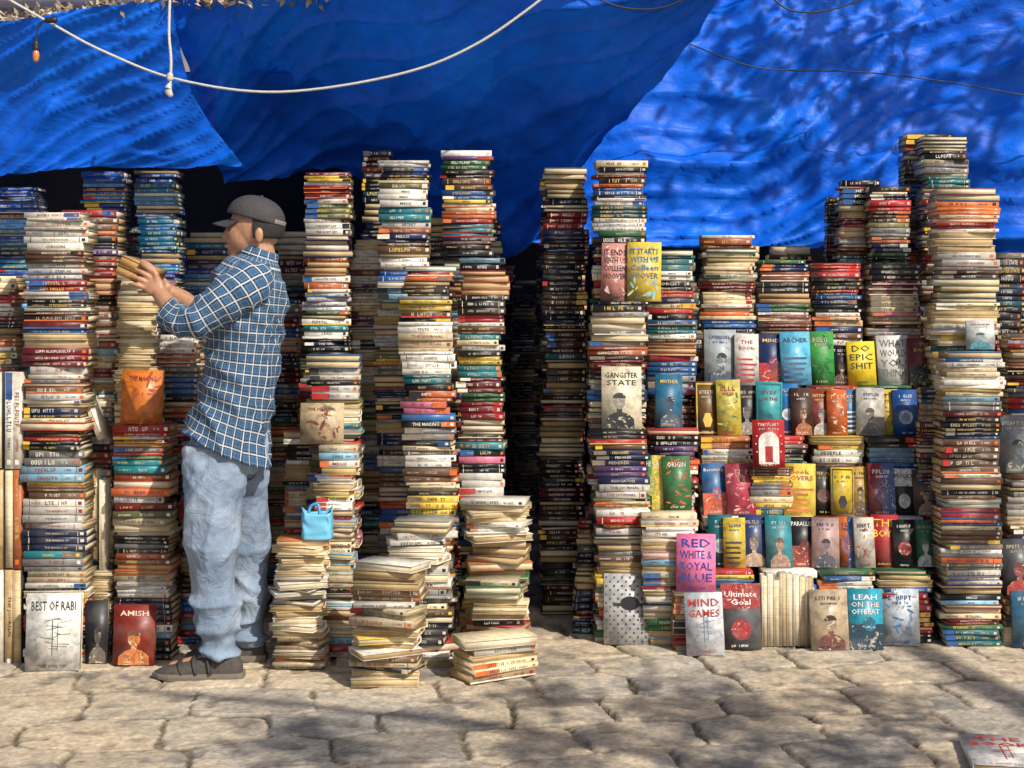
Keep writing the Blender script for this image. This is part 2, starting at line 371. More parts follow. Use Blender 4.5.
for q in [(700,757,235),(758,812,260),(813,864,263),(866,922,264)]: stack(*q,T4,mess=1.1)
stack(838,878,180,6.3,pal=DARK+PALD);stack(872,914,186,6.2);stack(826,850,197,6.5,pal=DARK); stack(902,952,134,6.42,pal=DARK+PALD,mess=1.4); stack(924,972,136,6.25,pal=DARK+PALD,mess=1.4)
stack(935,1003,188,5.86,mess=1.3,pages=.4,pal=CREAM+WARM+DARK); stack(918,946,388,5.7,pal=DARK); 
stack(943,1006,352,5.45,mess=1.1,pages=.1,pal=WARM+PALD)
stack(1008,1064,334,5.75); stack(1006,1064,476,5.6,pal=PALD); stack(1004,1064,600,5.46,pal=DARK+WARM)
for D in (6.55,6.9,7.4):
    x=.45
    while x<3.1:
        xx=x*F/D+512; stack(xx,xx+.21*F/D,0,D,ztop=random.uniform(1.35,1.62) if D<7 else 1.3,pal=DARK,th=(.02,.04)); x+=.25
def row(wall,z,items,lean=9):
    for i,it in enumerate(items):
        xc,wp,hp,base,acc,mo,ln=it[:7]
        kw=dict(it[7]) if len(it)>7 else {}
        lay=kw.pop('lay',i%2)
        y=wall-.054-lay*.021; w=wp*y/F; h=hp*y/F
        faceout(PX(xc,y),y,z+.0005,w,h,base,acc,mo,ln,lean=lean+random.uniform(-1,1.5),yaw=random.uniform(-4,4),roll=random.uniform(-2,2),**kw)
CR=(222,210,182);WH=(226,222,212);BK=(26,26,30)
row(5.80,z1,[(614,27,59,(206,140,130),(228,208,195),'leaf',['IT ENDS','WITH US','COLLEEN','HOOVER'],{'tcol':BK,'label':'pink flowered novel standing face out on a stack'}),
             (644,34,60,(232,200,75),(110,185,200),'leaf',['IT STARTS','WITH US','Colleen','HOOVER'],{'tcol':(20,90,130),'label':'yellow and blue novel standing face out on a stack'})])
row(5.66,z2,[(622,40,63,CR,BK,'head',['GANGSTER','STATE'],{'tcol':BK,'label':'cream book with dark figure standing face out on a stack'})])
row(5.80,zc1,[(669,27,54,(40,105,140),(20,60,90),'head',['MOTHER'])])
row(5.635,zc0,[(652,26,54,(70,140,80),(225,195,70),'split',['THE GIRL']),(678,28,54,(55,115,65),(205,80,60),'leaf',['ORIGIN'])])
row(T4,zt3,[(721,32,56,(160,170,175),(60,80,95),'head',['HOME']),(747,24,52,WH,(180,40,45),'stripes',['THE','BOOK']),(771,26,52,(30,50,100),(180,40,45),'block',['MIND']),
 (797,30,54,(95,180,215),(30,70,120),'stripes',['ARCHER'],{'tcol':(20,30,60),'label':'light blue novel standing face out on a stack'}),(822,26,54,(60,150,70),(20,80,50),'leaf',['TEA']),(842,22,40,BK,(90,60,40),'head',['DEAD'],{'lay':0}),
 (863,28,44,(240,208,45),(240,208,45),'none',['DO','EPIC','SHIT'],{'tcol':BK,'lay':1,'label':'yellow book with bold black lettering standing face out'}),(895,32,50,WH,(205,205,200),'none',['WHAT','WOULD','YOU','THINK'],{'tcol':(90,90,90),'lay':0,'label':'white book with grey lettering standing face out'}),(927,33,48,(120,36,38),(40,56,50),'block',['THE','DANCER'],{'lay':1})])
row(T3,zt2,[(708,24,54,(112,84,45),(215,180,80),'frame',['THE CAT']),(730,24,56,(205,190,80),(60,110,60),'leaf',['TEA']),(749,26,50,(35,35,38),(150,140,130),'head',['CAT']),
 (769,26,54,(60,155,160),(25,100,115),'frame',['EYES','ON THE']),(788,20,52,(25,110,175),WH,'disc',['SEA']),(803,22,48,(70,45,35),(180,105,60),'head',['WAR']),(822,24,46,(140,56,50),(190,180,170),'head',['BORN']),
 (838,20,46,(200,96,44),(225,205,170),'leaf',['ONE']),(852,22,46,(60,115,160),(215,215,215),'stripes',['ONE']),(871,28,48,(190,185,175),(110,105,100),'head',['LIFE']),(889,20,46,(215,185,65),BK,'leaf',['ONE']),(907,24,46,(30,80,150),(180,190,205),'disc',['ONE'])])
stack(748,793,0,5.70,zbot=zt1,ztop=PZ(467,5.7),depth=.06,mess=.4)
faceout(PX(771,5.62),5.655,PZ(467,5.7)+.0008,.128,.195,(180,32,36),WH,'arch',['SKY'],lean=7,label='red ornate book standing face out above others')
row(T2,zt1,[(716,24,52,(34,105,165),(205,90,55),'block',['Becoming'],{'tcol':WH}),(742,29,52,(175,60,80),(220,145,145),'leaf',['THE LOVE']),(770,29,50,(40,140,150),(15,90,100),'leaf',['ART']),
 (800,31,52,(230,205,75),(215,105,50),'stripes',['Book','LOVERS'],{'tcol':(180,60,80)}),(824,22,48,BK,(120,40,40),'disc',['NIGHT']),(843,23,48,(215,182,50),BK,'frame',['RICH']),(861,22,48,(185,148,65),(90,60,30),'head',['GOLD']),
 (883,26,52,(150,50,60),(50,80,140),'split',['ART']),(905,24,46,BK,WH,'top',['PUCKY'],{'tcol':BK}),(926,22,46,(90,60,50),(180,150,115),'head',['DAY'])],lean=8)
row(T1,zt0,[(721,24,52,(28,105,115),(190,200,190),'disc',['ME']),(735,22,50,(212,182,65),BK,'stripes',['TO']),(755,30,52,(35,60,110),(195,160,132),'head',['ME']),(780,26,52,(55,140,150),(180,140,115),'head',['ME']),
 (803,26,50,(30,30,35),(150,60,40),'block',['PARALLEL'],{'tcol':WH}),(826,27,50,(175,145,140),(80,80,90),'head',['SELF']),(849,25,50,(200,105,55),(40,90,140),'split',['SKY']),(866,20,50,(205,195,180),(150,60,50),'leaf',['TO']),(885,27,52,(175,36,40),(175,36,40),'none',['THE','BOYS'],{'tcol':(225,190,60)}),(906,22,48,BK,(180,60,60),'disc',['LIE']),(926,22,46,(60,120,88),WH,'head',['OWL'])],lean=8)
row(5.46,PZ(592,5.40),[(696,39,57,(232,120,165),(40,90,170),'none',['RED','WHITE &','ROYAL','BLUE'],{'tcol':(30,60,140),'label':'bright pink novel standing face out on low books'})],lean=6)
stack(672,722,0,5.38,ztop=PZ(592,5.40),depth=.11,mess=1.2,pal=WARM,pages=.4)
G0=0.001
def gf(xc,wp,ybase,hp,base,acc,mo,ln,**k):
    D=H*F/(ybase-HY); faceout(PX(xc,D),D,G0,wp*D/F,hp*D/F,base,acc,mo,ln,**k)
gf(629,50,645,70,(195,195,195),(70,70,72),'grid',[],label='grey patterned book with black hat leaning on a stack',lean=8,yaw=3,roll=1)
gf(683,20,650,58,(170,112,70),(90,60,40),'stripes',[],lean=6,T=.03)
gf(706,38,656,62,(208,212,216),(80,110,150),'sketch',['MIND','GAMES'],tcol=(180,60,50),lean=11,yaw=-8,roll=-3,label='white book with sketch leaning at the foot of the stacks')
gf(742,40,650,65,(92,92,96),(170,50,50),'top',['Ultimate','Goal'],tcol=(235,235,230),lean=9,yaw=2,label='grey and red book leaning at the foot of the stacks')
gf(831,38,651,60,(190,170,140),(110,60,50),'head',['ARABIAN'],lean=10,yaw=3)
gf(867,34,650,60,(44,155,180),(20,60,80),'block',['LEAH','ON THE','OFFBEAT'],tcol=WH,lean=10,yaw=-2,label='turquoise novel leaning at the foot of the stacks')
gf(902,36,646,56,(198,208,216),(60,110,160),'leaf',['THE SEA'],tcol=(30,60,120),lean=12,yaw=-6)
for i,p in enumerate([765,771,777,784,790,797,803,810]):
    upright(p,572+random.randint(0,8),H*F/5.44+HY,5.44,.024,'white',(222,216,205),flip=True,W=.055)
row(5.75,PZ(476,5.6),[(1018,38,58,(120,125,130),(40,60,70),'head',['DEEP'])]); row(5.6,PZ(600,5.46),[(1022,36,56,(70,75,80),(180,60,50),'head',['LEAN IN'])])
gf(1034,40,648,56,(60,110,140),(30,40,60),'head',['ME'],lean=9)
faceout(PX(978,5.84),5.80,PZ(352,5.45)+.001,.115,.12,(200,205,205),(60,140,150),'head',['ZERO'],lean=6)
gf(52,54,671,76,(232,230,222),(40,40,42),'sketch',['BEST OF RABI'],tcol=(40,40,42),lean=6,yaw=2,T=.03,label='white book with ink sketch leaning against a tall stack')
gf(133,42,666,60,(135,42,30),(215,125,60),'head',['AMISH'],tcol=(235,220,190),lean=6,yaw=-2,label='dark red book with warrior figure leaning on a stack')
gf(96,22,664,62,(40,42,46),(120,110,100),'head',[],lean=4,T=.02,yaw=0)
faceout(PX(137,5.22),5.27,zz+.001,.155,.205,(214,120,42),(175,80,28),'leaf',['THE MAKING'],lean=4,yaw=2,roll=2,label='orange book standing face out on a stack')
faceout(PX(320,5.3),5.345,PZ(446,5.26)+.001,.165,.155,(200,178,140),(120,60,50),'leaf',['THE JOURNAL'],lean=6)
def flat_book(px,py,yaw,w,h,T,base,acc,words,z=0.001,label=''):
    D=H*F/(py-HY); o=faceout(PX(px,D),D,z,w,h,base,acc,'sketch',words,lean=90-0.01,T=T,label=label,tcol=(190,50,45))
    o.rotation_euler=(-math.radians(90),0,math.radians(yaw)); o.location.z=z+T
    return o
flat_book(1012,776,-10,.21,.30,.024,(232,230,224),(200,60,55),['THE','BOOK'],z=.003,label='white magazine with red print lying on the paving')
# rest of the stacked books
so=obj('stacked_books',STUFF.build('stacked_books',[MC,MP]),label='hundreds of second-hand paperbacks piled in tall stacks',cat='stacked books',kind='stuff')
# ============================================================ GROUND
def hsh(i,j,k=0):
    v=np.sin(i*127.1+j*311.7+k*74.7)*43758.5453; return v-np.floor(v)
def vn(x,y,k=0):
    i=np.floor(x);j=np.floor(y);f=x-i;g=y-j;f=f*f*(3-2*f);g=g*g*(3-2*g)
    return (hsh(i,j,k)*(1-f)+hsh(i+1,j,k)*f)*(1-g)+(hsh(i,j+1,k)*(1-f)+hsh(i+1,j+1,k)*f)*g
xs=np.concatenate([np.arange(-8,-2.3,.08),np.arange(-2.3,2.3,.0080),np.arange(2.3,8,.08)])
ys=np.concatenate([np.arange(-6,3.8,.1),np.arange(3.8,5.6,.0080),np.arange(5.6,12,.08)])
X,Y=np.meshgrid(xs,ys); 
a=math.radians(8); wx=X+.07*(vn(X*2.3,Y*2.3,5)-.5)+.025*(vn(X*9,Y*9,6)-.5); wy=Y+.10*(vn(X*1.9,Y*1.9,9)-.5)+.025*(vn(X*9,Y*9,8)-.5)
U=(wx*math.cos(a)+wy*math.sin(a))/.38; Vv=(-wx*math.sin(a)+wy*math.cos(a))/.29
d1=np.full(X.shape,9.);d2=np.full(X.shape,9.);idi=np.zeros(X.shape);idj=np.zeros(X.shape)
jr=np.floor(Vv)
for dj in(-1,0,1):
    for di in(-2,-1,0,1,2):
        j=jr+dj; off=.5*(j%2)+.25*hsh(j,j*0,3); i=np.floor(U-off)+di
        cx=i+off+.5+.42*(hsh(i,j,1)-.5); cy=j+.5+.22*(hsh(i,j,2)-.5)
        d=((np.abs(U-cx))**6+(np.abs(Vv-cy))**6)**(1/6)
        m=d<d1; d2=np.where(m,d1,np.minimum(d2,d)); idi=np.where(m,i,idi); idj=np.where(m,j,idj); d1=np.where(m,d,d1)
n1=vn(X*9,Y*9,1);n2=vn(X*28,Y*28,2);n3=vn(X*70,Y*70,3);n4=vn(X*4,Y*4,41)
e=d2-d1+.05*(n2-.5)+.05*(n1-.5)+.03*(n3-.5); wj=.025+.03*n4; jn=np.clip((e-.025)/wj,0,1); jn=jn*jn*(3-2*jn)
sid=hsh(idi,idj,11); s2=hsh(idi,idj,12)
tx=(hsh(idi,idj,15)-.5)*(U-idi-.5)*.007; ty=(hsh(idi,idj,16)-.5)*(Vv-idj-.5)*.008
chip=np.clip((vn(X*14,Y*14,31)-.70)*7,0,1); lay=np.clip((vn(X*5,Y*7,33)-.5)*10,0,1)
Z=-.013+.011*jn+.005*(hsh(idi,idj,7)-.5)*jn+.0015*(n1-.5)*jn+.0016*(n2-.5)+.0016*(n3-.5)+(tx+ty)*jn-.004*chip*jn+.0018*lay*jn
cap_=np.clip((Y-4.75)/.25,0,1); Z=np.where(Y>4.7,np.minimum(Z,-.0005*cap_+ .02*(1-cap_)),Z)
gry=np.array([.47,.43,.37]);tan=np.array([.62,.52,.38]);dk=np.array([.23,.225,.215]); dirt=np.array([.56,.45,.31])
c=gry[None,None]*(1-sid[...,None])+tan[None,None]*sid[...,None]
c=np.where((s2>.68)[...,None],c*.3+dk*.7,c); c=c*(.72+.28*n1[...,None]+.35*(n2[...,None]-.5)+.3*(n3[...,None]-.5))
blot=np.clip((vn(X*3.1,Y*3.1,21)+.6*n2+.3*n1-.95)*4,0,1)[...,None]*.7
c=c*(1-blot)+dirt*(.8+.4*n3[...,None])*blot; c=c*(1-.35*chip[...,None]); c=c*(.92+.14*lay[...,None])
jj=dirt*(.10+.7*n3[...,None]*n4[...,None]); c=c*jn[...,None]+jj*(1-jn[...,None])
nx,ny=len(xs),len(ys)
idx=np.arange(nx*ny).reshape(ny,nx); q=np.stack([idx[:-1,:-1],idx[:-1,1:],idx[1:,1:],idx[1:,:-1]],-1).reshape(-1,4)
me=bpy.data.meshes.new('pavement'); V=np.stack([X,Y,Z],-1).reshape(-1,3)
me.vertices.add(len(V)); me.vertices.foreach_set('co',V.astype(np.float32).ravel()); me.loops.add(q.size); me.loops.foreach_set('vertex_index',q.ravel().astype(np.int32))
me.polygons.add(len(q)); me.polygons.foreach_set('loop_start',(np.arange(len(q))*4).astype(np.int32)); me.polygons.foreach_set('loop_total',np.full(len(q),4,dtype=np.int32)); me.update(calc_edges=True)
me.polygons.foreach_set('use_smooth',np.ones(len(q),dtype=bool))
at=me.color_attributes.new('Col','FLOAT_COLOR','POINT'); cc=np.concatenate([c.reshape(-1,3),np.ones((nx*ny,1))],1); at.data.foreach_set('color',cc.astype(np.float32).ravel())
m,nt,b=newmat('worn_stone'); p=geo_pos(nt)
a_=N(nt,'ShaderNodeAttribute',attribute_name='Col').outputs['Color']; n=noise_n(nt,55,6,p,.7)
L(nt,mixc(nt,1.0,a_,ramp(nt,n,[(.3,(.62,.62,.62)),(.7,(1.3,1.27,1.22))]),'MULTIPLY'),b.inputs['Base Color']); b.inputs['Roughness'].default_value=.8
bump(nt,b,noise_n(nt,120,6,p,.7),.6,.006); me.materials.append(m)
obj('pavement',me,kind='structure',label='irregular worn stone paving')
g=MB(); g.poly([(-400,-400,-.06),(400,-400,-.06),(400,400,-.06),(-400,400,-.06)],(.3,.27,.22)); obj('ground',g.build('ground',[simple('dusty_ground',(.3,.27,.22),.9)]),kind='structure')
# ============================================================ generic surfaces
def grid_obj(name,fn,nu,nv,mat,smooth=True,parent=None,thick=0,**k):
    V=[];Fc=[]
    for j in range(nv+1):
        for i in range(nu+1): V.append(fn(i/nu,j/nv))
    for j in range(nv):
        for i in range(nu):
            a=j*(nu+1)+i; Fc.append((a,a+1,a+nu+2,a+nu+1))
    me=bpy.data.meshes.new(name); me.from_pydata([tuple(v) for v in V],[],Fc); me.materials.append(mat)
    for p_ in me.polygons: p_.use_smooth=smooth
    o=obj(name,me,parent,**k)
    if thick:
        md=o.modifiers.new('s','SOLIDIFY'); md.thickness=thick
    return o
def tarp_mat():
    m,nt,b=newmat('blue_tarpaulin'); p=geo_pos(nt)
    n=noise_n(nt,2.2,6,p,.65); n2=noise_n(nt,25,5,p,.7)
    c=ramp(nt,n,[(.25,(.001,.080,.52)),(.55,(.002,.140,.80)),(.8,(.006,.21,.92))])
    c=mixc(nt,1.0,c,ramp(nt,n2,[(.3,(.82,.82,.82)),(.7,(1.06,1.06,1.06))]),'MULTIPLY')
    L(nt,c,b.inputs['Base Color']); b.inputs['Roughness'].default_value=.5; b.inputs['Specular IOR Level'].default_value=.28
    w=noise_n(nt,4,6,mapping(nt,p,(1,1,2.2),(0,.4,0)),.55,.4); bump(nt,b,w,.34,.05)
    tr=N(nt,'ShaderNodeBsdfTranslucent'); L(nt,c,tr.inputs[0]); mx=N(nt,'ShaderNodeMixShader'); mx.inputs[0].default_value=.14
    out=nt.nodes['Material Output']; L(nt,b.outputs[0],mx.inputs[1]); L(nt,tr.outputs[0],mx.inputs[2]); L(nt,mx.outputs[0],out.inputs[0]); return m
MT=tarp_mat()
def cr(pts,t):
    n=len(pts)-1; x=t*n; i=min(int(x),n-1); f=x-i
    p0=pts[max(i-1,0)];p1=pts[i];p2=pts[i+1];p3=pts[min(i+2,n)]
    return tuple(.5*((2*b)+(-a+c)*f+(2*a-5*b+4*c-d)*f*f+(-a+3*b-3*c+d)*f**3) for a,b,c,d in zip(p0,p1,p2,p3))
def tarp(rows,nu,nv,wr,label,seed,name='tarpaulin',dirv=(0,-1,.2),fold=(3,2)):
    def fn(u,v):
        col=[cr(r,u) for r in rows]; q=cr(col,v); p=P(*q)
        s=Vector((p.x*1.6+seed,p.z*1.6,seed)); d=noise.fractal(s,1,2,4)*wr
        ph=u*fold[0]*6.28+v*fold[1]*4+2*noise.noise(s*.8)
        d+=wr*.6*(1-abs(math.sin(ph)))**2
        d+=wr*.3*(1-abs(math.sin(ph*2.7+v*9)))**3
        d+=wr*.22*(1-abs(math.sin(p.x*9-p.z*14+4*noise.noise(s*1.3))))**4
        return p+Vector(dirv)*d
    return grid_obj(name,fn,nu,nv,MT,label=label,cat='tarpaulin',group='blue tarpaulins over the stall')
tarp([[(-120,26,5.55),(0,21,5.55),(90,9,5.6),(172,0,5.65)],[(-120,100,5.75),(0,95,5.75),(95,92,5.78),(192,92,5.85)],[(-120,186,5.85),(0,178,5.9),(100,166,5.95),(246,170,6.0)]],110,60,.055,'sunlit blue plastic tarpaulin hanging over tall stacks',3.1,fold=(1.5,1.6))
tarp([[(150,-40,5.75),(330,-40,5.45),(520,-40,5.4),(760,-40,5.5)],[(190,70,6.0),(330,60,5.95),(520,80,6.0),(668,70,6.0)],[(225,182,6.5),(330,178,6.7),(505,255,6.95),(583,162,6.7)]],150,90,.11,'shaded blue plastic tarpaulin sagging over the aisle',7.7,fold=(1.2,1.2),dirv=(0,-.7,-.6))
tarp([[(480,-60,7.4),(700,-60,7.3),(900,-60,7.2),(1180,-60,7.2)],[(480,100,7.2),(700,100,7.1),(900,100,7.1),(1180,100,7.0)],[(490,240,7.0),(700,250,7.0),(860,252,6.95),(1180,300,6.9)]],160,90,.10,'bright blue plastic tarpaulin with deep creases behind stacks',12.3,fold=(1.4,2.4))
grid_obj('tarpaulin',lambda u,v:(-4+4.5*u,6.05+3.7*v,2.34+.3*v+.05*math.sin(u*9)*math.sin(v*5)),40,30,MT,label='blue plastic tarpaulin added unseen as a roof against sun',cat='tarpaulin',group='blue tarpaulins over the stall')  # hidden roof sheet, put in to block sun from the interior
DKC=simple('interior_dark',(.008,.010,.016),.9,8)  # near-black tone stands in for the shade inside the stall
grid_obj('sunshade',lambda u,v:(.2+4.1*u,7.6+2.2*v,2.72+.05*math.sin(u*9)),30,10,DKC,label='unseen dark awning stretched over the back of the stall',cat='sunshade')  # added out of sight so no sun reaches the back of the aisle
grid_obj('shade_backdrop',lambda u,v:(-4.2+8.4*u,9.3+.06*math.sin(u*60),.0+2.7*v),160,4,DKC,label='added dark curtain hanging at the back of stall',cat='backdrop')  # dark sheet put in for the shaded depth behind the stacks
WL=simple('weathered_plaster',(.42,.34,.26),.85,3,.6,1.15,.3)
bd=obj('building',None,label='weathered plaster building behind the book stall',cat='building')
def boxobj(name,b6,mat,parent=None,**k):
    mb=MB(); mb.add(boxv(*b6),BOXF,[4]*6,(.5,.5,.5)); return obj(name,mb.build(name,[mat]),parent,**k)
boxobj('wall',(-9,9,10.0,10.4,-.02,6),WL,bd)
boxobj('cornice',(-9,9,9.85,9.998,3.45,3.6),simple('stone_trim',(.38,.33,.27),.8),bd)
for i in range(6):
    x=-7.5+i*2.9; w=boxobj('window',(x,x+1.1,9.96,9.998,3.8,5.2),simple('dark_glass',(.03,.04,.05),.2),bd)
    boxobj('sill',(x-.1,x+1.2,9.84,9.955,3.7,3.79),WL,w)
# ============================================================ tubes
def tubemesh(path,rad,seg=16,up=(0,0,1),sub=4,cap=True):
    path=[Vector(p) for p in path]; n=len(path)
    rad=[(r,r) if isinstance(r,(int,float)) else r for r in rad]
    pts=[];rs=[]
    K=(n-1)*sub
    for k in range(K+1):
        t=k/K; pts.append(Vector(cr([tuple(p) for p in path],t))); rs.append(cr(rad,t))
    up=Vector(up); V=[];Fc=[];UV=[];s=0
    for k,p in enumerate(pts):
        t=(pts[min(k+1,K)]-pts[max(k-1,0)]).normalized()
        n1=(up-up.dot(t)*t)
        if n1.length<1e-3: n1=Vector((0,1,0))-t*t.y
        n1.normalize(); n2=t.cross(n1)
        if k: s+=(p-pts[k-1]).length
        for i in range(seg):
            a=2*math.pi*i/seg; V.append(p+n1*rs[k][0]*math.cos(a)+n2*rs[k][1]*math.sin(a))
        UV.append(s)
    for k in range(K):
        for i in range(seg):
            j=(i+1)%seg; Fc.append((k*seg+i,k*seg+j,(k+1)*seg+j,(k+1)*seg+i))
    if cap:
        t0=(pts[0]-pts[1]).normalized();t1=(pts[-1]-pts[-2]).normalized()
        a=len(V); V.append(pts[0]+t0*min(rs[0])*.6); b=len(V); V.append(pts[-1]+t1*min(rs[-1])*.6)
        for i in range(seg):
            j=(i+1)%seg; Fc.append((a,j,i)); Fc.append((b,K*seg+i,K*seg+j))
    return V,Fc,(UV,seg,K,sum((r[0]+r[1])/2 for r in rs)/len(rs))
def mkmesh(name,parts,mat,smooth=True):
    V=[];Fc=[]
    for v,f in parts:
        o=len(V); V+=[tuple(q) for q in v]; Fc+=[tuple(i+o for i in q) for q in f]
    me=bpy.data.meshes.new(name); me.from_pydata(V,[],Fc); me.materials.append(mat)
    for p_ in me.polygons: p_.use_smooth=smooth
    return me
def ropeobj(name,path,r,mat,sub=8,parent=None,**k):
    v,f,_=tubemesh(path,[r]*len(path),8,(0,0.3,1),sub); return obj(name,mkmesh(name,[(v,f)],mat),parent,**k)
RW=simple('white_rope_fibre',(.62,.6,.54),.8,200,.6,1.1,.5); WK=simple('black_wire_rubber',(.015,.015,.018),.5)
ropeobj('rope',[P(-60,-40,5.4),P(45,20,5.4),P(105,52,5.38),P(180,80,5.36),P(280,92,5.35),P(400,74,5.34),P(480,42,5.33),P(560,-15,5.32)],.0052,RW,label='white rope sagging in a curve before the tarpaulin',cat='rope')
rp=ropeobj('rope',[P(171,-30,5.36),P(169,30,5.35),P(171,60,5.34),P(170,88,5.34)],.0055,RW,label='short knotted white rope hanging straight down',cat='rope')
v,f,_=tubemesh([P(170,74,5.34),P(170,80,5.34)],[.012,.012],10); v2,f2,_=tubemesh([P(170,84,5.34),P(168,90,5.34),P(171,96,5.34)],[.008,.015,.010],10)
obj('knot',mkmesh('knot',[(v,f),(v2,f2)],RW),rp)
ropeobj('wire',[P(585,-8,5.5),P(620,7,5.5),P(660,8,5.5),P(700,-8,5.5)],.004,WK,label='thin black wire looping over the tarpaulin',cat='wire')
ropeobj('wire',[P(765,-10,5.8),P(790,10,5.8),P(830,10,5.8),P(880,-8,5.8)],.004,WK,label='thin black wire looping over the tarpaulin',cat='wire')
ropeobj('wire',[P(690,44,6.55),P(760,68,6.7),P(860,72,6.7),P(960,84,6.7),P(1100,110,6.7)],.0035,WK,label='thin dark cord strung across the blue tarpaulin',cat='wire')
lw=ropeobj('light_bulb',[P(54,18,5.37),P(42,22,5.37),P(37,32,5.37),P(36,46,5.37)],.003,WK,label='small orange bulb hanging on a black wire',cat='light bulb')
v,f,_=tubemesh([P(36,42,5.37),P(36,50,5.37)],[.012,.013],12); obj('socket',mkmesh('socket',[(v,f)],WK),lw)
v,f,_=tubemesh([P(36,50,5.37),P(36,55,5.37),P(36,61,5.37)],[.008,.013,.009],12); obj('bulb',mkmesh('bulb',[(v,f)],simple('amber_glass',(.6,.2,.05),.2)),lw)
v,f,_=tubemesh([P(46,20,5.37),P(56,20,5.37)],[.012,.012],10,(0,0,1)); obj('clip',mkmesh('clip',[(v,f)],WK),lw)
lf=MB()
for i in range(900):
    px=random.uniform(-60,330); py=random.gauss(2,4)+ (18-px*.12 if px<150 else -4); q=P(px,py,5.62+random.uniform(0,.25)); s=random.uniform(.012,.03)
    M=mt(Matrix.Translation(q)@Matrix.Rotation(random.random()*6,4,Vector((random.random(),random.random(),random.random())).normalized()))
    lf.poly([(-s,0,0),(0,-s*.4,0.002),(s,0,0),(0,s*.4,0.002)],random.choice([(.28,.2,.12),(.4,.32,.2),(.2,.16,.1),(.5,.44,.34)]),0,M)
obj('dry_leaves',lf.build('dry_leaves',[MC]),label='dry leaves gathered on the tarpaulin edge',cat='dry leaves',kind='stuff')
def bag():
    zb=PZ(542,5.07)+.002; cx=PX(315,5.07); cy=5.13
    cb=simple('light_blue_plastic',(.16,.5,.72),.35,20)
    def fn(u,v):
        a=u*2*math.pi; w=.054+.002*v; d=.034+.004*v; n=5.0
        x=math.copysign(abs(math.cos(a))**(2/n),math.cos(a))*w; y=math.copysign(abs(math.sin(a))**(2/n),math.sin(a))*d
        q=noise.noise(Vector((a*1.5,v*4,3)))*.008
        return (cx+x+q,cy+y+q,zb+.105*v+.012*math.sin(a*2+1)*v)
    o=grid_obj('plastic_bag',fn,40,12,cb,label='small light blue plastic bag on a book pile',cat='bag',thick=.002)
    ropeobj('handle',[(cx-.03,cy-.03,zb+.09),(cx-.02,cy-.02,zb+.122),(cx+.005,cy-.02,zb+.127),(cx+.014,cy-.03,zb+.09)],.006,simple('blue_handle',(.05,.25,.5),.4),parent=o)
    mb=MB(); mb.poly([(cx+(.045*math.cos(a)),cy+.03*math.sin(a),zb+.004) for a in [i*math.pi/8 for i in range(16)]],(.2,.5,.7)); obj('base',mb.build('base',[cb]),o)
bag()
# ============================================================ THE SHOPPER
SK=simple('skin',(.42,.22,.13),.5,60,.85,1.1,.08)
def ell(c,r,n=20,m=14):
    V=[];Fc=[]
    for j in range(m+1):
        ph=math.pi*j/m
        for i in range(n):
            a=2*math.pi*i/n; V.append((c[0]+r[0]*math.sin(ph)*math.cos(a),c[1]+r[1]*math.sin(ph)*math.sin(a),c[2]+r[2]*math.cos(ph)))
    for j in range(m):
        for i in range(n):
            k=(i+1)%n; Fc.append((j*n+i,(j+1)*n+i,(j+1)*n+k,j*n+k))
    return V,Fc
def remesh(name,parts,mat,vox,sm=6,parent=None,fold=0,fs=8,**k):
    me=mkmesh(name,parts,mat); o=bpy.data.objects.new('t',me); COL.objects.link(o)
    r=o.modifiers.new('r','REMESH'); r.mode='VOXEL'; r.voxel_size=vox; r.use_smooth_shade=True
    s=o.modifiers.new('s','SMOOTH'); s.iterations=sm; s.factor=.5
    bpy.context.view_layer.update(); dg=bpy.context.evaluated_depsgraph_get()
    m2=bpy.data.meshes.new_from_object(o.evaluated_get(dg)); bpy.data.objects.remove(o); m2.name=name
    if fold:
        nrm=[v.normal.copy() for v in m2.vertices]
        def rg(q): return (1-min(1,abs(noise.noise(q))*2.2))**2
        for v,nn in zip(m2.vertices,nrm):
            p=v.co.copy()
            if abs(nn.z)>.75: continue
            lowf=max(0,min(1,(0.60-p.z)/.45)); hi=max(0,min(1,(p.z-.55)/.3))
            d=noise.noise(p*5)*fold*.8
            d+=fold*(.5+1.1*lowf)*rg(Vector((p.x*3.5+p.z*3,p.y*4,p.z*(7+5*lowf))))
            d+=fold*.7*rg(Vector((p.x*7-p.z*2,p.y*6,p.z*3+9)))
            d+=fold*.8*hi*rg(Vector((p.x*6+p.z*7,p.y*5,p.z*5+20)))
            d+=fold*.25*noise.noise(p*26)
            v.co=p+nn*(d-fold*.35)
    m2.materials.clear(); m2.materials.append(mat)
    for p_ in m2.polygons: p_.use_smooth=True
    return obj(name,m2,parent,**k)
def T_(path,rad,up=(0,0,1),seg=14,sub=3):
    v,f,_=tubemesh([P(*p) for p in path],rad,seg,up,sub); return v,f
hc=5.10
parts=[]
parts.append(ell(P(256,226,hc),(.095,.076,.096)))
parts.append(ell(P(244,235,hc),(.064,.062,.078)))
parts.append(T_([(262,240,hc),(243,251,hc)],[(.045,.055),(.03,.036)]))
parts.append(ell(P(235,255,hc),(.020,.024,.016)))
parts.append(T_([(231,225,hc),(227,233,hc),(224.5,238,hc)],[.009,.012,.013],sub=2))
parts.append(ell(P(228,240,hc),(.013,.017,.009)))
parts.append(ell(P(229.5,246,hc),(.012,.022,.007))); parts.append(ell(P(230.5,250,hc),(.011,.02,.007)))
parts.append(ell(P(231,223,hc),(.014,.05,.010)))
for s in(-1,1):
    parts.append(ell(P(259,235,hc+s*.078),(.016,.009,.029))); parts.append(ell(P(239,240,hc+s*.04),(.022,.018,.022)))
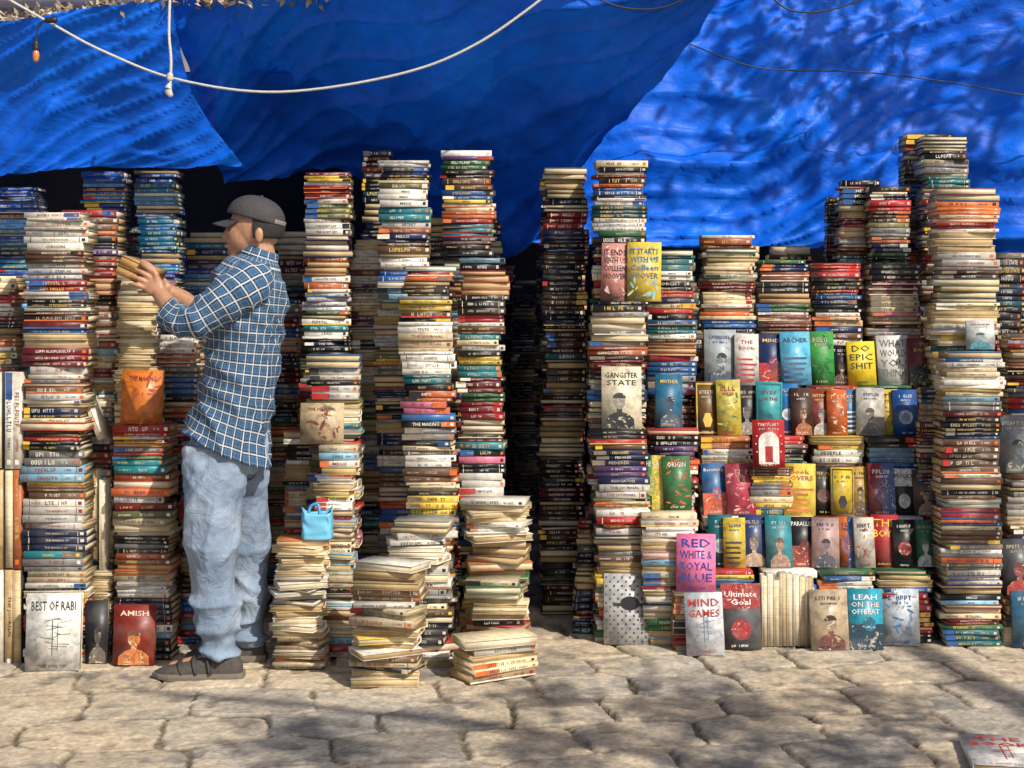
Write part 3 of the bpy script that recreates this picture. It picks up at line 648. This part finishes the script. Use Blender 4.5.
parts.append(T_([(262,272,hc),(260,255,hc),(257,240,hc)],[.064,.056,.055],(1,0,0)))
parts.append(T_([(258,268,hc),(250,290,hc),(244,330,hc),(238,390,hc),(230,445,hc+.0)],[(.06,.09),(.10,.165),(.10,.15),(.09,.14),(.10,.14)],(1,0,0),20))
for s,hp,kn,an in((-1,(220,460,5.04),(213,545,4.985),(221,648,5.0)),(1,(238,460,5.17),(248,545,5.24),(249,638,5.25))):
    parts.append(T_([(hp[0]+6,440,hp[2]),hp,kn,an,(an[0],an[1]+8,an[2])],[.07,.07,.043,.032,.036],(1,0,0)))
    parts.append(T_([(an[0],an[1]+12,an[2]),(an[0]-30,an[1]+18,an[2]),(an[0]-50,an[1]+21,an[2])],[.033,.033,.025]))
parts.append(T_([(252,285,4.97),(225,302,4.90),(192,320,4.885),(172,308,4.93),(160,294,4.975)],[.06,.05,.044,.036,.028]))
def hand(w,kn,dirn,per,D,lens,thumb):
    wx,wy=w; kx,ky=kn; out=[]
    out.append(T_([(wx,wy,D),((wx+kx)/2,(wy+ky)/2,D),(kx,ky,D)],[(.024,.018),(.036,.015),(.038,.013)],(per[0],0,-per[1]),14,3))
    for i,Lf in enumerate(lens):
        o=(i-1.5)*.0205*F/D; rx=kx+per[0]*o; ry=ky+per[1]*o; k=F/D*Lf
        sp=(i-1.5)*.12
        dx,dy=dirn[0]+per[0]*sp,dirn[1]+per[1]*sp
        out.append(T_([(rx-dx*3,ry-dy*3,D),(rx+dx*k*.45,ry+dy*k*.45,D-.008),(rx+dx*k*.78,ry+dy*k*.78+1,D-.001),(rx+dx*k,ry+dy*k+2,D+.012)],[.0095,.009,.008,.0065],(0,0,1),10,3))
    out.append(T_([(p[0],p[1],p[2]) for p in thumb],[.012,.0115,.010,.008],(0,0,1),10,3))
    return out
parts+=hand((160,294),(150,281),(-.86,-.5),(-.62,.78),4.975,[.066,.074,.07,.056],[(157,288,4.975),(156,275,4.97),(150,266,4.975),(141,261,4.99)])
parts.append(T_([(252,285,5.24),(228,302,5.30),(204,312,5.30),(184,300,5.26),(168,291,5.22)],[.06,.05,.044,.036,.028]))
parts+=hand((168,291),(156,284),(-.95,-.25),(-.3,.95),5.225,[.066,.074,.07,.056],[(164,287,5.22),(160,278,5.20),(153,268,5.18),(146,264,5.17)])
man=remesh('person',parts,SK,.0042,3,label='man in checked shirt, jeans and cap shelving a book',cat='person')
for s in(-1,1):
    v,f=ell(P(230.5,230,hc+s*.034),(.009,.011,.007),12,8); obj('eye',mkmesh('eye',[(v,f)],simple('eye_white',(.05,.04,.035),.2)),man)
HR=simple('dark_hair',(.018,.016,.015),.7,300,.5,1.6,.6)
def hairfn(u,v):
    a=-math.pi*.50+u*math.pi*1.0; ph=math.pi*(.36+.30*v); r=1.04+.03*noise.noise(Vector((u*30,v*30,0)))
    c=P(257,226,hc); k=r if v<.98 else .98
    return (c[0]+.098*k*math.sin(ph)*math.cos(a),c[1]+.080*k*math.sin(ph)*math.sin(a),c[2]+.102*k*math.cos(ph))
grid_obj('hair',hairfn,40,12,HR,parent=man,thick=-.006)
CP=simple('charcoal_cap_cloth',(.045,.042,.045),.8,120,.7,1.2,.3); CB=simple('pale_cap_cloth',(.22,.2,.19),.8,120)
def rotY(v,t): return Vector((v.x*math.cos(t)+v.z*math.sin(t),v.y,-v.x*math.sin(t)+v.z*math.cos(t)))
CC=P(255.5,220,hc); CT=.26
def capfn(u,v):
    a=u*2*math.pi; ph=v*math.pi*.5
    q=Vector((.106*math.sin(ph)*math.cos(a),.088*math.sin(ph)*math.sin(a),.088*math.cos(ph)**.85 if ph<1.57 else 0))
    q*=1+.012*abs(math.cos(a*3))*math.sin(ph)+.012*noise.noise(q*30)
    return CC+rotY(q,CT)
cap=grid_obj('cap',capfn,60,24,CP,parent=man,thick=-.003)
def brim(u,v):
    a=(u-.5)*2.0
    q=Vector((-.098*math.cos(a)-.062*v*math.cos(a)**.7,.082*math.sin(a)*(1-.12*v),.004-.018*v-.9*(.082*math.sin(a))**2*(1+1.2*v)*1.8))
    return CC+rotY(q,CT-.22)+Vector((0.004,0,-.004))
grid_obj('brim',brim,24,10,CP,parent=cap,thick=.004)
v,f=ell(CC+rotY(Vector((0,0,.089)),CT),(.007,.007,.004),10,6); obj('button',mkmesh('button',[(v,f)],CP),cap)
def strap(u,v):
    a=(u-.5)*1.5; return CC+rotY(Vector((.110*math.cos(a),.091*math.sin(a),.004+.016*v)),CT)
grid_obj('strap',strap,16,3,CB,parent=cap,thick=.002)
def plaid():
    m,nt,b=newmat('checked_cotton'); uv=N(nt,'ShaderNodeUVMap',uv_map='uv').outputs[0]
    sp=N(nt,'ShaderNodeSeparateXYZ'); L(nt,uv,sp.inputs[0])
    def st(s,per,w,off=0):
        f=mathn(nt,'FRACT',mathn(nt,'ADD',mathn(nt,'DIVIDE',s,per),off)); return mathn(nt,'LESS_THAN',f,w)
    u,v=sp.outputs[0],sp.outputs[1]; R=.036
    wide=mathn(nt,'MULTIPLY',mathn(nt,'ADD',st(u,R,.5),st(v,R,.5)),.5)
    c=mixc(nt,wide,(.006,.013,.036),(.02,.085,.19))
    line=mathn(nt,'MAXIMUM',st(u,R,.11,.3),st(v,R,.11,.3)); c=mixc(nt,mathn(nt,'MULTIPLY',line,.75),c,(.58,.64,.68))
    thin=mathn(nt,'MAXIMUM',st(u,R/2,.09,.1),st(v,R/2,.09,.1)); c=mixc(nt,mathn(nt,'MULTIPLY',thin,.2),c,(.5,.58,.64))
    L(nt,c,b.inputs['Base Color']); b.inputs['Roughness'].default_value=.85
    bump(nt,b,noise_n(nt,12,4,geo_pos(nt)),.6,.03); return m
PL=plaid()
def cloth(name,path,rad,up,parent,seg=48,sub=8,fold=.008,fs=9,hem=0,thick=.002,circ_m=None):
    v,f,(UV,sg,K,rm)=tubemesh(path,rad,seg,up,sub,cap=False)
    out=[]
    for k in range(K+1):
        cen=sum((v[k*sg+i] for i in range(sg)),Vector())/sg
        for i in range(sg):
            p=v[k*sg+i]; nr=(p-cen).normalized(); q=p*fs; q.z*=.6
            d=noise.fractal(q,1,2,3)*fold+fold*1.1*((1-abs(math.sin(p.z*20+p.x*30+p.y*8+3.5*noise.noise(p*5))))**2-.2)
            wgt=min(1,k/K*2+.3)
            p=p+nr*d*wgt
            if hem: p=p+Vector((0,0,-hem*(p.x-cen.x)*max(0,(k/K-.6)/.4)))
            out.append(p)
    me=mkmesh(name,[(out,f)],PL)
    uvl=me.uv_layers.new(name='uv')
    for poly in me.polygons:
        ids=[me.loops[l].vertex_index for l in poly.loop_indices]; wrap=any(i%sg==sg-1 for i in ids) and any(i%sg==0 for i in ids)
        for l in poly.loop_indices:
            vi=me.loops[l].vertex_index; i=vi%sg; k=vi//sg; ii=i+sg if (wrap and i==0) else i
            uvl.data[l].uv=(ii/sg*(circ_m or 2*math.pi*rm),UV[k])
    o=obj(name,me,parent); md=o.modifiers.new('s','SOLIDIFY'); md.thickness=thick; return o
k=5.1/F
tor=[(259,256,hc),(257,264,hc),(253,274,hc),(248,294,hc),(245,322,hc),(241,362,hc),(235,402,hc),(229,430,hc),(226,447,hc)]
rd=[(17*k,.062),(25*k,.12),(33*k,.178),(38*k,.20),(38*k,.195),(35*k,.178),(36*k,.174),(39*k,.184),(42*k,.192)]
shirt=cloth('shirt',[P(*p) for p in tor],rd,(1,0,0),man,72,9,.016,6,hem=.29,circ_m=.036*30)
cloth('sleeve',[P(*p) for p in [(262,274,5.0),(250,284,4.945),(226,301,4.895),(200,318,4.875),(184,321,4.885),(170,311,4.925)]],[.05,.083,.076,.063,.058,.050],(0,0,1),shirt,36,7,.012,9,circ_m=.036*12)
cloth('sleeve',[P(*p) for p in [(262,276,5.2),(250,284,5.25),(230,301,5.30),(208,313,5.305),(190,303,5.275)]],[.05,.085,.08,.066,.056],(0,0,1),shirt,36,7,.010,9,circ_m=.036*12)
cloth('collar',[P(262,249,hc),P(259,258,hc)],[(.062,.064),(.072,.078)],(1,0,0),shirt,32,4,.001,9,circ_m=.036*12)
def jean():
    m,nt,b=newmat('washed_denim'); p=geo_pos(nt); n=noise_n(nt,5,5,p,.6); n2=noise_n(nt,1,2,mapping(nt,p,(300,300,900)))
    c=ramp(nt,n,[(.3,(.12,.175,.26)),(.5,(.24,.31,.41)),(.75,(.45,.51,.59))]); c=mixc(nt,1.0,c,ramp(nt,n2,[(.3,(.75,.75,.75)),(.7,(1.12,1.12,1.12))]),'MULTIPLY')
    L(nt,c,b.inputs['Base Color']); b.inputs['Roughness'].default_value=.9; bump(nt,b,noise_n(nt,14,5,p,.6,1.0),.6,.025); return m
JN=jean()
jp=[T_([(231,424,hc),(229,440,hc),(227,458,hc),(227,470,hc)],[(.112,.15),(.126,.158),(.130,.165),(.11,.14)],(1,0,0),24),
    T_([(218,452,5.03),(214,490,5.0),(212,540,4.98),(214,590,4.99),(219,630,5.0),(221,654,5.0)],[(.108,.092),(.100,.090),(.087,.082),(.076,.074),(.067,.067),(.066,.066)],(1,0,0),20,4),
    T_([(241,452,5.18),(245,490,5.21),(248,540,5.24),(249,590,5.25),(249,622,5.25),(248,643,5.25)],[(.098,.090),(.083,.085),(.070,.076),(.063,.068),(.060,.060),(.060,.06)],(1,0,0),20,4)]
jeans=remesh('jeans',jp,JN,.0065,3,man,fold=.016,fs=5)
SH=simple('grey_suede',(.06,.052,.045),.85,90,.7,1.3,.3); SL=simple('rubber_sole',(.16,.14,.11),.8,60); SS=simple('dark_strap',(.03,.028,.027),.7)
def shoe(xh,xt,yb,D):
    Lg=(xh-xt)*D/F; X0=PX(xh,D); 
    sh=[(0,.028,.055),(.06,.034,.085),(.18,.038,.098),(.32,.040,.094),(.48,.043,.072),(.64,.049,.060),(.8,.050,.050),(.92,.040,.040),(1,.018,.026)]
    V=[];Fc=[];n=20
    for t,w,h in sh:
        for i in range(n):
            a=math.pi*i/(n-1); V.append((X0-t*Lg,D+w*math.cos(a)*(1+.08*math.sin(a)),.022+ (h-.022)*math.sin(a)**.8))
    for j in range(len(sh)-1):
        for i in range(n-1): Fc.append((j*n+i,j*n+i+1,(j+1)*n+i+1,(j+1)*n+i))
    Fc.append(tuple(range(n-1,-1,-1))); Fc.append(tuple((len(sh)-1)*n+i for i in range(n)))
    o=obj('shoe',mkmesh('shoe',[(V,Fc)],SH),man); o.modifiers.new('b','SUBSURF').render_levels=1
    V=[];Fc=[]
    for z,k_ in((.0,.98),(.012,1.05),(.024,1.04)):
        for t,w,h in sh: V.append((X0-(t*1.03-.012)*Lg,D+w*k_+.001,z+(.010*max(0,t-.8)/.2 if z<.02 else 0)))
        for t,w,h in reversed(sh): V.append((X0-(t*1.03-.012)*Lg,D-w*k_-.001,z+(.010*max(0,t-.8)/.2 if z<.02 else 0)))
    n2=len(sh)*2
    for j in range(2):
        for i in range(n2): q=(i+1)%n2; Fc.append((j*n2+i,j*n2+q,(j+1)*n2+q,(j+1)*n2+i))
    Fc.append(tuple(range(n2-1,-1,-1))); Fc.append(tuple(range(2*n2,3*n2)))
    obj('sole',mkmesh('sole',[(V,Fc)],SL,False),o)
    for t in(.34,.5,.66):
        w=.05;pts=[]
        hh={.34:.096,.5:.074,.66:.061}[t]; 
        for i in range(9):
            a=math.pi*i/8; pts.append((X0-(t+.05*math.sin(a))*Lg,D+(w-.004)*math.cos(a),.022+(hh-.02)*math.sin(a)**.8))
        v,f,_=tubemesh(pts,[(.0035,.009)]*9,8,(0,0,1),2); obj('strap',mkmesh('strap',[(v,f)],SS),o)
shoe(243,155,676,4.985); shoe(266,188,660,5.245)
def held(px,py,D,rot,Lg,W,T,c,nm,zoff):
    M=Matrix.Translation(P(px,py,D))@Matrix.Rotation(rot,4,'Y')@Matrix.Translation((0,0,zoff))@Matrix.Rotation(math.pi/2,4,'Z')@Matrix.Translation((0,-W/2,-T/2))
    a=MB(); cover_cs(a,Lg,W,T,c,None); o=obj('book',a.build('book',[MC])); o.matrix_world=M
    o['label']=f'{nm} gripped in both hands above a stack'; o['category']='book'
    b=MB(); pages_cs(b,Lg,W,T,(200,160,104),None,0); obj('page_block',b.build('page_block',[MP]),o)
held(141,272,5.105,.42,.205,.125,.036,(190,148,92),'tan paperback',.018)
held(141,272,5.105,.42,.2,.125,.034,(172,132,82),'old brown paperback',-.018)
# ============================================================ TREE shading the paving (stands behind the viewpoint)
BK_=simple('tree_bark',(.10,.075,.05),.9,12,.6,1.3,.6)
TB=Vector((5.6,-2.4,0))
tr=obj('tree',None,label='leafy street tree shading the paving',cat='tree',loc=TB)
def TL(p,r): 
    v,f,_=tubemesh([Vector(q)-TB for q in p],r,12,(1,0.2,0),5); return v,f
tp=[TL([(5.6,-2.4,-.05),(5.5,-2.3,1.5),(5.4,-2.1,3),(5.2,-1.8,4.2)],[.24,.19,.16,.13]),TL([(5.3,-2.0,3.6),(4.8,-1.0,4.6),(4.0,-.4,5.2),(2.6,0,5.4)],[.11,.08,.05,.02]),
 TL([(5.2,-1.8,4.1),(5.2,.5,4.9),(5.0,2.8,5.1),(4.4,4.6,5.0)],[.1,.07,.045,.02]),TL([(5.3,-2,3.8),(6.2,-1.8,5),(6.8,-1,5.8)],[.1,.06,.02])]
obj('trunk',mkmesh('trunk',tp,BK_),tr)
lv=MB(); rr=random.Random(5)
def clump(c,r,n,s=.07):
    for i in range(n):
        d=Vector((rr.gauss(0,1),rr.gauss(0,1),rr.gauss(0,.7)))*r*.5; q=Vector(c)+d-TB; k_=rr.uniform(.6,1.2)*s
        M=mt(Matrix.Translation(q)@Matrix.Rotation(rr.random()*6.28,4,'Z')@Matrix.Rotation(rr.uniform(-.9,.9),4,'X'))
        lv.poly([(-k_,0,0),(-k_*.3,-k_*.42,.01),(k_,0,-.01),(-k_*.3,k_*.42,.01)],rr.choice([(.05,.10,.03),(.07,.12,.03),(.04,.08,.02),(.09,.13,.04)]),0,M)
for i in range(34):
    gx=rr.uniform(-1.7,2.1); gy=rr.uniform(3.7,4.85); z=rr.uniform(4.4,5.4)
    if gx<0 and (rr.random()<.3 or gy>4.5): continue
    if gx>1.15 and gy<4.4: continue
    if rr.random()<.12: continue
    t=z/SV.z; clump((gx+SV.x*t,gy+SV.y*t,z),rr.uniform(.12,.32),44)
for i in range(14):
    cx=rr.uniform(.9,2.9); zc=rr.uniform(2.1,3.0); z=rr.uniform(4.6,5.3); t=(z-zc)/SV.z
    clump((cx+SV.x*t,7.1+SV.y*t,z),rr.uniform(.2,.42),50)
for i in range(16): clump((rr.uniform(4.5,7),rr.uniform(-3.5,-.8),rr.uniform(4.2,6.4)),.6,60,.09)
lm,nt,b=newmat('leaf_green'); L(nt,N(nt,'ShaderNodeAttribute',attribute_name='Col').outputs['Color'],b.inputs['Base Color']); b.inputs['Roughness'].default_value=.5
obj('crown',lv.build('crown',[lm]),tr)
# ============================================================ light, world, camera
sv=SV.normalized(); elev=math.asin(sv.z)
sl=bpy.data.lights.new('sun','SUN'); sl.energy=5.0; sl.angle=math.radians(.5); sl.color=(1,.93,.82)
so_=bpy.data.objects.new('sun',sl); COL.objects.link(so_); so_.rotation_euler=sv.to_track_quat('Z','Y').to_euler(); so_.location=(3,-4,8)
w=bpy.data.worlds.new('World'); S.world=w; w.use_nodes=True; nt=w.node_tree
sk=nt.nodes.new('ShaderNodeTexSky'); sk.sky_type='NISHITA'; sk.sun_disc=False; sk.sun_elevation=elev; sk.sun_rotation=math.atan2(sv.x,sv.y)
sk.air_density=.8; sk.dust_density=2.5
bg=nt.nodes['Background']; nt.links.new(sk.outputs[0],bg.inputs[0]); bg.inputs[1].default_value=.115
cam=bpy.data.cameras.new('camera'); co=bpy.data.objects.new('camera',cam); COL.objects.link(co)
cam.sensor_width=36; cam.lens=36*F/1024; cam.shift_y=-74/1024; cam.clip_end=1500; co.location=(0,0,H); co.rotation_euler=(math.pi/2,0,0); S.camera=co
S.view_settings.view_transform='Standard'; S.view_settings.look='None'; S.view_settings.exposure=0
